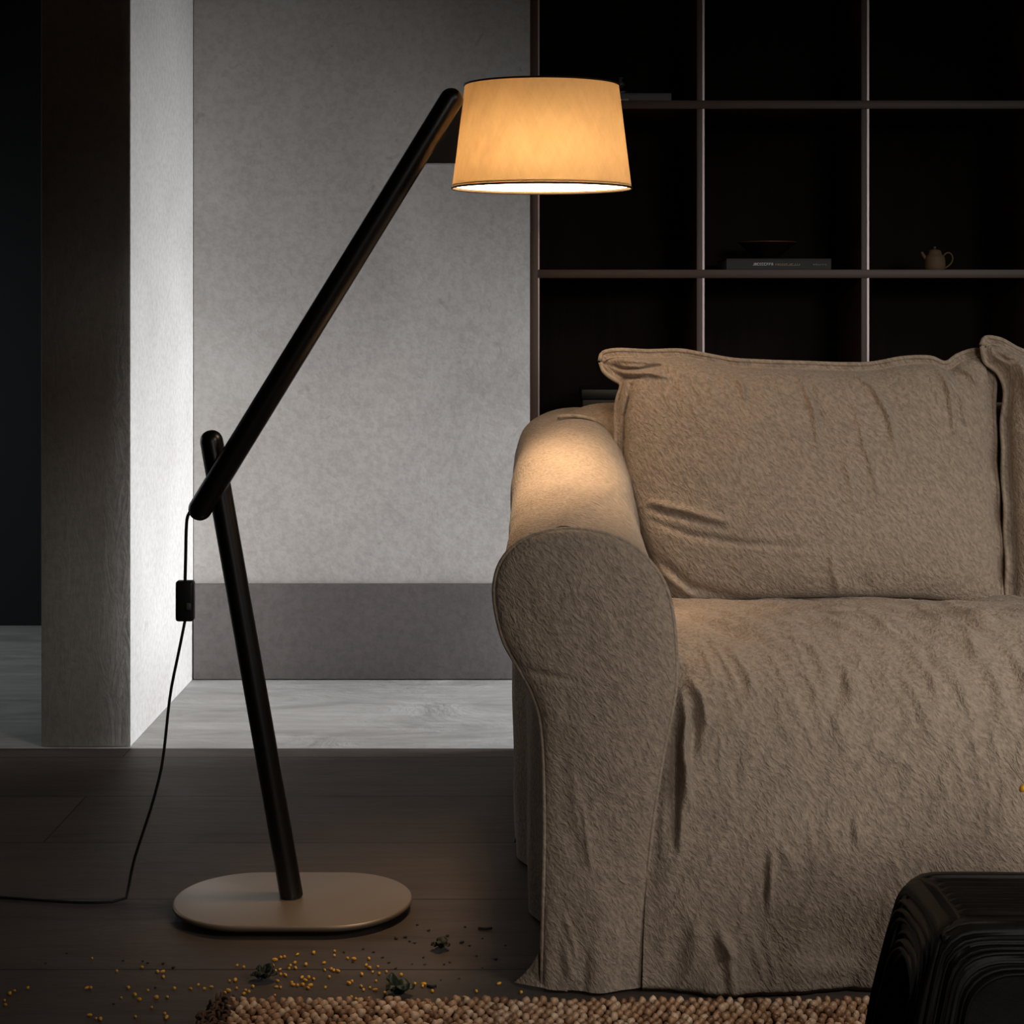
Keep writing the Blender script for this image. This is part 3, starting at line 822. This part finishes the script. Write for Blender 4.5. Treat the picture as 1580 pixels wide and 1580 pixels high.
cr1 = [([(1125, 572), (1137, 590), (1140, 612)], 5, .007), ([(1225, 570), (1243, 625), (1248, 680)], 6, .006), ([(1232, 575), (1258, 650)], 4, -.004),
       ([(1300, 566), (1335, 595), (1355, 635), (1364, 680)], 5, .008), ([(1305, 620), (1318, 680), (1338, 750)], 6, .004), ([(1290, 700), (1300, 760)], 6, .003),
       ([(1438, 560), (1452, 600), (1458, 660)], 6, .008), ([(1452, 575), (1470, 610), (1478, 650)], 5, .005), ([(1468, 565), (1490, 575), (1500, 598)], 5, .008),
       ([(1000, 782), (1050, 790), (1110, 806)], 7, -.007), ([(1000, 770), (1050, 780), (1110, 795)], 7, .005), ([(1005, 800), (1060, 818), (1130, 828), (1220, 833)], 7, -.006),
       ([(1010, 855), (1060, 900), (1140, 918)], 9, -.007), ([(1020, 880), (1070, 918)], 7, .005), ([(1268, 835), (1272, 870), (1284, 905)], 6, .004), ([(1330, 900), (1310, 880)], 14, -.006),
       ([(934, 561), (960, 569), (985, 569), (1020, 563)], 3.2, -.012), ([(945, 575), (965, 583), (985, 582)], 3.2, -.012), ([(940, 553), (990, 556), (1020, 558)], 5, .008), ([(960, 576), (1000, 574), (1025, 580)], 4, .007),
       ([(974, 592), (963, 640), (962, 700), (968, 760), (980, 800)], 3.2, -.022), ([(1030, 575), (1050, 600), (1052, 640)], 8, .004), ([(1020, 560), (1060, 580), (1075, 610)], 6, .004)]
cushion('plump linen back cushion whole in view with its pointed ear above the arm',
        [(926, 557), (932, 573), (947, 585), (958, 592), (952, 620), (950, 670), (953, 720), (962, 765), (973, 810), (992, 860), (1012, 905), (1036, 938)],
        [(926, 557), (929, 546), (946, 540.5), (1000, 542), (1050, 541), (1080, 546), (1130, 555), (1180, 558), (1240, 560), (1300, 562), (1345, 561), (1390, 553), (1435, 552), (1458, 560), (1478, 548), (1505, 540), (1524, 543)],
        [(1524, 543), (1533, 570), (1534, 620), (1536, 700), (1541, 780), (1546, 850), (1547, 900), (1542, 942)],
        [(1036, 938), (1080, 934), (1160, 929), (1300, 925), (1420, 929), (1500, 937), (1542, 942)], cr1, 1.0)
cr2 = [([(1565, 560), (1575, 600), (1580, 640)], 6, .008), ([(1590, 560), (1610, 640)], 7, .006), ([(1534, 545), (1550, 556), (1566, 556)], 3.5, -.009), ([(1660, 575), (1690, 660)], 8, .006), ([(1850, 575), (1840, 680)], 8, .006)]
cushion('second linen back cushion cut off by the right edge of the view',
        [(1513, 532), (1520, 558), (1540, 575), (1549, 600), (1546, 660), (1548, 740), (1552, 840), (1554, 940)],
        [(1513, 532), (1520, 521.5), (1540, 523), (1575, 540), (1620, 552), (1700, 558), (1800, 560), (1950, 556), (2060, 548), (2110, 545)],
        [(2110, 545), (2120, 600), (2115, 700), (2110, 800), (2100, 880), (2092, 942)],
        [(1554, 940), (1620, 936), (1760, 928), (1900, 929), (2000, 936), (2092, 942)], cr2, 5.0, 3.262, 3.226)

# ------------------------------------------------------------------ rug
rug = empty('woven_rug', (.6, 2.35, 0), 'chunky looped brown rug in front of the sofa', 'rug')
rx0 = (350 - VX) / F * 2.55; rx1 = 1.35; ry1 = 2.562; ry0 = 2.22
M['rugbase'] = flat('dark_rug_backing', (.012, .007, .004), .95)
t = NT('jute_loops'); oi = t.n('ShaderNodeAttribute'); oi.attribute_name = 'tone'
M['jute'] = t.set(t.ramp(oi.outputs['Fac'], [(0, (.16, .07, .03)), (.5, (.42, .23, .12)), (1, (.70, .50, .34))]), .42)
box('rug_backing', (rx0, ry0, .001), (rx1, ry1 - .006, .008), M['rugbase'], rug, .002)
icos = bmesh.new(); bmesh.ops.create_icosphere(icos, subdivisions=2, radius=1)
iv = np.array([v.co[:] for v in icos.verts]); ifc = [tuple(v.index for v in f.verts) for f in icos.faces]; icos.free()
V = []; Fc = []; tone = []
random.seed(11)
py_ = .0150; px_ = .0150; row = 0; y = ry1 - .008
while y > ry0:
    x = rx0 + .008 + (px_ / 2 if row % 2 else 0)
    while x < rx1 - .005:
        cx = x + random.uniform(-.0022, .0022); cy = y + random.uniform(-.002, .002)
        a = random.uniform(.15, .95); tl = random.uniform(.1, .5); s = random.uniform(.85, 1.15)
        sc = np.array([.0071 * s, .0050 * s, .0074 * s])
        pnt = iv * sc
        pnt = pnt * (1 + .10 * np.sin(iv[:, :1] * 5 + a * 9))
        Rz = np.array(Matrix.Rotation(a, 3, 'Z') @ Matrix.Rotation(-tl, 3, 'Y'))
        pnt = pnt @ Rz.T + np.array([cx, cy, .0125 + random.uniform(-.0015, .0025)])
        b = len(V); V.extend(map(tuple, pnt)); Fc.extend(tuple(b + q for q in f) for f in ifc)
        tone.extend([min(1, max(0, random.gauss(.5, .25)))] * len(iv))
        x += px_
    y -= py_; row += 1
lp = mesh('rug_loops', V, Fc, M['jute'], rug)
at = lp.data.attributes.new('tone', 'FLOAT', 'POINT'); at.data.foreach_set('value', tone)
tag(lp, kind='stuff')
# frayed braided border along the left edge
V = []; Fc = []
random.seed(3)
for k in range(420):
    y = random.uniform(ry0, ry1 + .002); x = rx0 + random.uniform(-.030, .012); z = .004 + random.uniform(0, .014)
    if y > ry1 - .02 and x < rx0 - .018: continue
    a = random.uniform(-.9, .9); L = random.uniform(.006, .012)
    pts = [Vector((x, y, z)) + Vector((math.sin(a) * L * (t_ - .5) * 2, math.cos(a) * L * (t_ - .5) * 2, .005 * math.sin(PI * t_) + random.uniform(-.001, .001))) for t_ in (0, .33, .66, 1)]
    tube_data(pts, random.uniform(.0018, .0030), 6, V, Fc)
bd = mesh('braided_border', V, Fc, flat('dark_braid', (.085, .045, .025), .9), rug); bd['label'] = 'dark brown frayed border'

# ------------------------------------------------------------------ dark carved side table
tb = empty('side_table', (.78, 1.99, 0), 'low black carved side table with ridged arched legs', 'side table')
t = NT('charred_wood'); f = t.noise(t.coords((.3, .3, .3)), 60, 5, .6)
M['char'] = t.set(t.ramp(f, [(.3, (.003, .0025, .002)), (.7, (.008, .006, .005))]), .55, t.bump(f, .5, .003), Specular_IOR_Level=.2)
bmt = bmesh.new()
def ridge_prof(s, seed): return .0045 * (1 - abs(math.sin(s * 3.1 + seed)) * 1.6) + .003 * math.sin(s * 7.3 + seed * 2)
def arch_frame(p0, p1, z_top, wd, wt, depth_dir, seed, V, Fc, splay=.075, nsplay=.02, th=.04):
    """a ridged slab with an arched opening: legs at p0 and p1, beam on top; ridges run down the legs and over the beam"""
    p0, p1 = Vector(p0), Vector(p1); d = (p1 - p0); Lw = d.length; d.normalize(); nrm = Vector(depth_dir)
    outer = []; inner = []
    N = 90
    for k in range(N + 1):
        s = k / N
        # three runs: up, across, down with rounded corners
        def path(h, w0, w1, r, s):
            straight = h - r; arc = PI / 2 * r; mid = (w1 - w0) - 2 * r
            T = 2 * straight + 2 * arc + mid; q = s * T
            if q < straight: return (w0, q)
            q -= straight
            if q < arc: a = q / r; return (w0 + r - r * math.cos(a), straight + r * math.sin(a))
            q -= arc
            if q < mid: return (w0 + r + q, h)
            q -= mid
            if q < arc: a = q / r; return (w1 - r + r * math.sin(a), straight + r * math.cos(a))
            q -= arc
            return (w1, straight - q)
        outer.append(path(z_top, 0, Lw, .030, s)); inner.append(path(z_top - wt, wd, Lw - wd, min(.045, Lw / 2 - wd - .002), s))
    b = len(V); NT_ = 44
    for k in range(N + 1):
        for m in range(NT_ + 1):
            tt = m / NT_
            if tt < .12: a = (0, tt / .12)        # outer return edge
            u, z = (outer[k][0] * (1 - tt) + inner[k][0] * tt, outer[k][1] * (1 - tt) + inner[k][1] * tt)
            sp = splay * (1 - z / z_top) ** .8 * (1 if u > Lw / 2 else -1)
            bump = .0035 * math.sin(tt * 52 + .8 * math.sin(k * .09 + seed) + seed) + .003 * math.sin(tt * 67 + k * .05) + .004 * fbm(tt * 3, k * .06, seed, 3)
            edge = .018 * ((1 - smooth(0, .14, tt)) ** 2 + (smooth(.88, 1, tt)) ** 2)
            out = (bump - edge) + nsplay * (1 - z / z_top) ** .8
            p = p0 + d * (u + sp) + nrm * out + Vector((0, 0, max(0.001, z + (.003 * math.sin(tt * 30) if tt < .1 else 0))))
            V.append(p)
    W = NT_ + 1
    Fc.extend(grid_faces(N + 1, W, b))
    # back of the slab
    b2 = len(V)
    for k in range(N + 1):
        for m in (0, 1):
            u, z = (outer[k] if m == 0 else inner[k]); sp = splay * (1 - z / z_top) ** .8 * (1 if u > Lw / 2 else -1)
            V.append(p0 + d * (u + sp) - nrm * (th - nsplay * (1 - z / z_top) ** .8) + Vector((0, 0, max(.001, z))))
    for k in range(N):
        o0 = b + k * W; i0 = b + k * W + W - 1
        Fc.append((o0, o0 + W, b2 + 2 * (k + 1), b2 + 2 * k)); Fc.append((i0 + W, i0, b2 + 2 * k + 1, b2 + 2 * (k + 1) + 1))
        Fc.append((b2 + 2 * k, b2 + 2 * (k + 1), b2 + 2 * (k + 1) + 1, b2 + 2 * k + 1))
V = []; Fc = []
TX0, TX1, TY0, TY1, TZ = .490, 1.05, 1.95, 2.14, .352
arch_frame((TX0, TY0, 0), (TX1, TY0, 0), TZ, .060, .065, (0, -1, 0), .3, V, Fc)
mesh('front_frame', V, Fc, M['char'], tb)
V = []; Fc = []
arch_frame((TX0, TY1, 0), (TX0, TY0, 0), TZ, .045, .085, (-1, 0, 0), 1.7, V, Fc, splay=.02, nsplay=.075)
mesh('side_frame', V, Fc, M['char'], tb)
V = []; Fc = []
arch_frame((TX1, TY0, 0), (TX1, TY1, 0), TZ, .045, .085, (1, 0, 0), 2.7, V, Fc, splay=.02, nsplay=.075)
mesh('side_frame', V, Fc, M['char'], tb)
V = []; Fc = []
arch_frame((TX1, TY1, 0), (TX0, TY1, 0), TZ, .060, .065, (0, 1, 0), 4.1, V, Fc)
mesh('back_frame', V, Fc, M['char'], tb)
box('arch_shade_block', (TX0 + .025, TY0 + .03, .002), (TX1 - .025, TY1 - .03, TZ - .05), M['char'], tb)  # added black block, so the arched openings read as solid shadow
V = []; nx, ny = 120, 90
for j in range(ny):
    for i in range(nx):
        u, v = i / (nx - 1), j / (ny - 1)
        x = TX0 + (TX1 - TX0) * u; y = TY0 + (TY1 - TY0) * v
        e = min(u * (TX1 - TX0), (1 - u) * (TX1 - TX0), v * (TY1 - TY0), (1 - v) * (TY1 - TY0))
        z = TZ - .016 * (1 - smooth(0, .04, e)) + .0018 * math.sin(v * 62 + .9 * math.sin(u * 6)) + .003 * fbm(x * 6, y * 22, 1, 3)
        V.append((x, y, z + .002))
nf = len(V)
V += [(x, y, TZ - .06) for x, y, z in V]
Fc = grid_faces(ny, nx) + grid_faces(ny, nx, nf, True)
for i in range(nx - 1):
    Fc.append((i + 1, i, nf + i, nf + i + 1)); a = (ny - 1) * nx + i; Fc.append((a, a + 1, nf + a + 1, nf + a))
for j in range(ny - 1):
    a = j * nx; Fc.append((a, a + nx, nf + a + nx, nf + a)); b = a + nx - 1; Fc.append((b + nx, b, nf + b, nf + b + nx))
mesh('table_top', V, Fc, M['char'], tb)

# vase beyond the right edge of the view, its twig reaches into it
vs_ = empty('vase', (.80, 2.04, TZ + .006), 'small black vase standing on the carved side table', 'vase')
c0 = tuple(vs_.location)
lathe('vase_body', [(.001, 0), (.030, 0), (.042, .02), (.045, .05), (.035, .085), (.016, .105), (.014, .125), (.018, .130), (.0145, .128), (.011, .12), (.011, .1)], c0, M['ceramic_dark'], vs_, 32)
tw = empty('flowering_twig', (.80, 2.04, TZ + .11), 'thin twig with a yellow bud reaching in over the skirt at the right edge', 'twig')
base_ = Vector((.80, 2.04, TZ + .10))
def at2(x, y): return P(x, y, 2.04)
pts = catmull([tuple(base_), tuple(base_ + Vector((-.008, .0, .07))), tuple(at2(1720, 1190)), tuple(at2(1640, 1200)), tuple(at2(1596, 1225)), tuple(at2(1580, 1208)), tuple(at2(1564, 1187)), tuple(at2(1555, 1172))][0:1] +
              [tuple(base_ + Vector((-.008, .0, .05))), tuple(at2(1740, 1180)), tuple(at2(1660, 1215)), tuple(at2(1600, 1228)), tuple(at2(1580, 1208)), tuple(at2(1563, 1187)), tuple(at2(1549, 1168))], 50)
tube('stem', [Vector(p) for p in pts], lambda i: .0013 - .0008 * i / 49, M['stem'], tw, 6)
def bud_mesh(name, L, r):
    prof = [(.02, -.5), (.45, -.42), (.85, -.2), (1, .05), (.85, .28), (.5, .44), (.12, .52), (.01, .53)]
    V, Fc = lathe_data([(a * r, b * L) for a, b in prof], (0, 0, 0), 12)
    V = [Vector((v.x * (1 + .08 * math.cos(3 * math.atan2(v.y, v.x))), v.y, v.z)) for v in V]
    me = bpy.data.meshes.new(name); me.from_pydata([tuple(v) for v in V], [], Fc); me.update()
    me.materials.append(M['bud'])
    for p in me.polygons: p.use_smooth = True
    return me
bme = bud_mesh('bud', .011, .0042)
for (x, y) in ((1577, 1216), (1592, 1231), (1655, 1210)):
    b_ = bpy.data.objects.new('bud', bme); C.objects.link(b_); b_.parent = tw
    b_.location = at2(x, y) - Vector(tw.location) + Vector((0, -.002, 0)); b_.rotation_euler = (.4, .6, 0)
    b_['label'] = 'yellow flower bud'

# ------------------------------------------------------------------ fallen buds, leaves and crumbs
bud_mes = [bud_mesh('flower_bud', .0095, .0038), bud_mesh('flower_bud', .0075, .0036), bud_mesh('flower_bud', .013, .0036)]
left_b = [(8, 1549), (15, 1532), (22, 1527), (7, 1542), (43, 1523), (134, 1523), (140, 1523), (142, 1477), (219, 1491), (180, 1497), (243, 1498), (251, 1498), (252, 1506), (198, 1523), (228, 1527),
          (187, 1538), (208, 1534), (215, 1541), (241, 1538), (258, 1537), (234, 1553), (209, 1567), (254, 1563), (257, 1569), (138, 1565), (148, 1570), (155, 1571), (269, 1524), (294, 1524)]
mid_b = [(306, 1518), (315, 1524), (326, 1521), (366, 1488), (376, 1491), (354, 1512), (363, 1511), (347, 1530), (352, 1527), (365, 1523), (379, 1526), (376, 1532), (384, 1529), (390, 1521),
         (424, 1497), (432, 1494), (433, 1502), (440, 1503), (448, 1488), (446, 1493), (456, 1492), (428, 1512), (426, 1521), (433, 1522), (424, 1534), (450, 1515), (452, 1518), (459, 1519), (467, 1518),
         (471, 1511), (476, 1507), (484, 1509), (466, 1507), (479, 1519), (475, 1523), (463, 1540), (461, 1545), (501, 1495), (511, 1494), (515, 1496), (521, 1497), (508, 1506), (502, 1522),
         (538, 1516), (543, 1513), (557, 1520), (561, 1526), (571, 1522), (579, 1526), (542, 1537), (549, 1540), (557, 1541), (580, 1512), (585, 1501), (575, 1498), (558, 1502), (570, 1492)]
right_b = [(602, 1515), (616, 1512), (619, 1503), (594, 1531), (592, 1544), (636, 1545), (640, 1516), (654, 1517), (652, 1520), (667, 1528), (671, 1545), (717, 1537), (735, 1528), (770, 1516), (804, 1530), (628, 1523)]
far_b = [(424, 1480), (433, 1476), (439, 1475), (421, 1489), (484, 1469), (516, 1466), (516, 1473), (536, 1477), (459, 1471), (472, 1487), (500, 1484), (546, 1478), (569, 1478), (565, 1488), (583, 1490), (596, 1498), (455, 1484)]
def scatter(lst, label, group):
    for (x, y) in lst:
        o = bpy.data.objects.new('flower_bud', random.choice(bud_mes)); C.objects.link(o)
        z = .0038; p = floor_at(x, y, z)
        rz = random.uniform(0, PI); o.rotation_euler = (PI / 2 + random.uniform(-.15, .15), 0, rz)
        s = random.uniform(.52, .8); o.scale = (s, s, s); p.z = .0039 * s + .0002; o.location = p
        tag(o, label, 'flower bud', group)
random.seed(21)
scatter(left_b, 'loose yellow flower bud on the bare floor left of the rug', 'buds left of the rug')
scatter(mid_b, 'tiny yellow flower bud on the floor between lamp base and rug', 'buds between lamp base and rug')
scatter([b for b in right_b if b[1] < 1541 or b[0] < 0], 'yellow flower bud near the green leaf or the sofa corner', 'buds near the sofa corner')
scatter(far_b, 'dim amber flower bud in the shadow just below the lamp base', 'buds in the shadow of the lamp base')
def leaf_clump(name, label, cx, cy, R, n, mat, seed, hgt):
    rnd = random.Random(seed); V = []; Fc = []; c = floor_at(cx, cy, 0)
    for k in range(n):
        a = 2 * PI * k / n + rnd.uniform(-.3, .3); L = R * rnd.uniform(.75, 1.1); w = L * rnd.uniform(.85, 1.15)
        rise = hgt * rnd.uniform(.4, 1.2); b = len(V); nu, nv = 12, 7
        for i in range(nu):
            t_ = i / (nu - 1)
            for j in range(nv):
                s = j / (nv - 1) * 2 - 1
                ww = w * math.sin(PI * min(1, .04 + .96 * t_)) ** .7 * .5
                x = L * t_ * math.cos(a) - s * ww * math.sin(a); y = L * t_ * math.sin(a) + s * ww * math.cos(a)
                z = rise * math.sin(PI * t_ * .75) - abs(s) * ww * .25 + .10 * R * math.sin(t_ * 9 + k + s * 3) + .006
                V.append((c.x + x, c.y + y, max(.0012, z)))
        Fc += grid_faces(nu, nv, b)
    o = mesh(name, V, Fc, mat)
    sd = o.modifiers.new('t', 'SOLIDIFY'); sd.thickness = .0008
    o.data.transform(Matrix.Translation(-c)); o.location = c
    return tag(o, label, 'leaf')
leaf_clump('crumpled_leaf', 'crumpled black leaf cluster on the floor left among the yellow buds', 408, 1513, .020, 7, M['leaf'], 1, .016)
leaf_clump('crumpled_leaf', 'crumpled dark green leaf touching the rug edge', 614, 1538, .024, 7, M['greenleaf'], 2, .022)
leaf_clump('curled_leaf', 'curled black leaf lying between lamp base and sofa corner', 680, 1466, .020, 4, M['leaf'], 4, .010)
# flakes
random.seed(31)
flk = [(644, 1428, 3), (661, 1437, 4), (690, 1445, 4), (718, 1431, 3), (744, 1449, 3), (713, 1455, 5), (724, 1460, 3), (640, 1456, 3), (632, 1453, 3), (625, 1447, 4), (611, 1449, 5), (735, 1476, 3), (765, 1481, 4), (685, 1489, 3),
       (694, 1486, 3), (744, 1494, 2), (780, 1460, 3), (653, 1478, 3), (655, 1489, 3), (636, 1488, 2), (680, 1513, 2), (708, 1511, 3), (220, 1484, 3), (228, 1487, 3), (252, 1488, 4), (268, 1494, 4), (103, 1472, 3), (70, 1487, 3), (190, 1483, 3),
       (560, 1465, 3), (576, 1470, 3), (590, 1478, 3), (600, 1486, 3), (545, 1485, 3), (530, 1470, 3), (610, 1495, 3), (240, 1525, 3), (175, 1550, 3)]
def flake(me_name, seed):
    r = random.Random(seed); bm = bmesh.new(); bmesh.ops.create_icosphere(bm, subdivisions=1, radius=1)
    for v in bm.verts:
        f_ = r.uniform(.6, 1.25); v.co = Vector((v.co.x * f_, v.co.y * f_ * .8, v.co.z * .45 * f_))
    me = bpy.data.meshes.new(me_name); bm.to_mesh(me); bm.free(); me.materials.append(M['crumb']); return me
fm = [flake('leaf_crumb', k) for k in range(4)]
for (x, y, s) in flk:
    o = bpy.data.objects.new('leaf_crumb', random.choice(fm)); C.objects.link(o)
    sc = s * .00105; o.scale = (sc, sc, sc * .8); p = floor_at(x, y); p.z = sc * .42; o.location = p; o.rotation_euler = (0, 0, random.uniform(0, 6))
    if x > 500: tag(o, 'black dried leaf crumb on the floor between lamp base and sofa', 'leaf crumb', 'leaf crumbs right of the lamp base')
    else: tag(o, 'black dried leaf crumb on the dark floor left of the rug', 'leaf crumb', 'leaf crumbs left of the rug')
def stick(label, pl, r=.0018):
    pts = [floor_at(x, y, r + .0005) for x, y in pl]; c = pts[0].lerp(pts[-1], .5); c.z = 0
    o = tube('dry_twig', [p - c for p in pts], r, M['crumb'], None, 6); o.location = c; tag(o, label, 'twig')
stick('short black twig on the floor near the sofa corner', [(738, 1432), (748, 1433), (759, 1432)], .0025)
stick('small black twig beside the yellow buds near the sofa', [(659, 1521), (666, 1522), (673, 1521)], .0025)

# ------------------------------------------------------------------ light
def area(name, loc, target, size, power, col, spread=180, sy_=None):
    l = bpy.data.lights.new(name, 'AREA'); l.energy = power; l.color = col; l.size = size
    if sy_: l.shape = 'RECTANGLE'; l.size_y = sy_
    l.spread = math.radians(spread)
    o = bpy.data.objects.new(name, l); C.objects.link(o); o.location = loc
    o.rotation_euler = (Vector(target) - Vector(loc)).to_track_quat('-Z', 'Y').to_euler(); return o
area('passage_daylight', (2.43, 4.50, .46), (-.98, 4.66, .38), .62, 29, (.98, .98, 1.0), 62, .75)
area('hall_daylight', (-3.03, 4.92, .9), (-1.2, 5.0, .1), 1.1, 5, (.92, .97, 1.0), 150, 1.1)
area('room_daylight', (2.38, 1.0, 2.2), (.95, 2.75, .55), 1.2, 4.6, (1.0, .95, .88), 50, 1.0)
area('front_fill', (1.6, -1.47, 1.6), (.95, 2.65, .5), 1.1, 3.3, (1.0, .94, .86), 34, 1.1)  # added weak fill for the sofa front, no known source behind it
l = bpy.data.lights.new('lamp_downlight', 'SPOT'); l.energy = 30; l.color = (1.0, .70, .42); l.spot_size = math.radians(70); l.spot_blend = 1.0; l.shadow_soft_size = .05
o = bpy.data.objects.new('lamp_downlight', l); C.objects.link(o); o.location = (SX, bD, zb - .004)

w = bpy.data.worlds.new('world'); bpy.context.scene.world = w; w.use_nodes = True
w.node_tree.nodes['Background'].inputs[0].default_value = (.5, .55, .6, 1); w.node_tree.nodes['Background'].inputs[1].default_value = .02

# ------------------------------------------------------------------ camera
cam = bpy.data.cameras.new('camera'); co = bpy.data.objects.new('camera', cam); C.objects.link(co)
co.location = (0, 0, H); co.rotation_euler = (PI / 2, 0, 0)
cam.sensor_width = 36; cam.lens = F / 1580 * 36; cam.shift_x = -(VX - 790) / 1580; cam.shift_y = -(790 - VY) / 1580
cam.clip_start = .05
sc = bpy.context.scene
sc.camera = co
sc.view_settings.view_transform = 'Standard'; sc.view_settings.look = 'None'
sc.view_settings.exposure = 0.0; sc.view_settings.gamma = 1.0; sc.view_settings.use_curve_mapping = False
try:
    sc.cycles.use_denoising = True; sc.cycles.max_bounces = 8; sc.cycles.diffuse_bounces = 5
    sc.cycles.sample_clamp_indirect = 6.0; sc.cycles.caustics_reflective = False
except Exception: pass
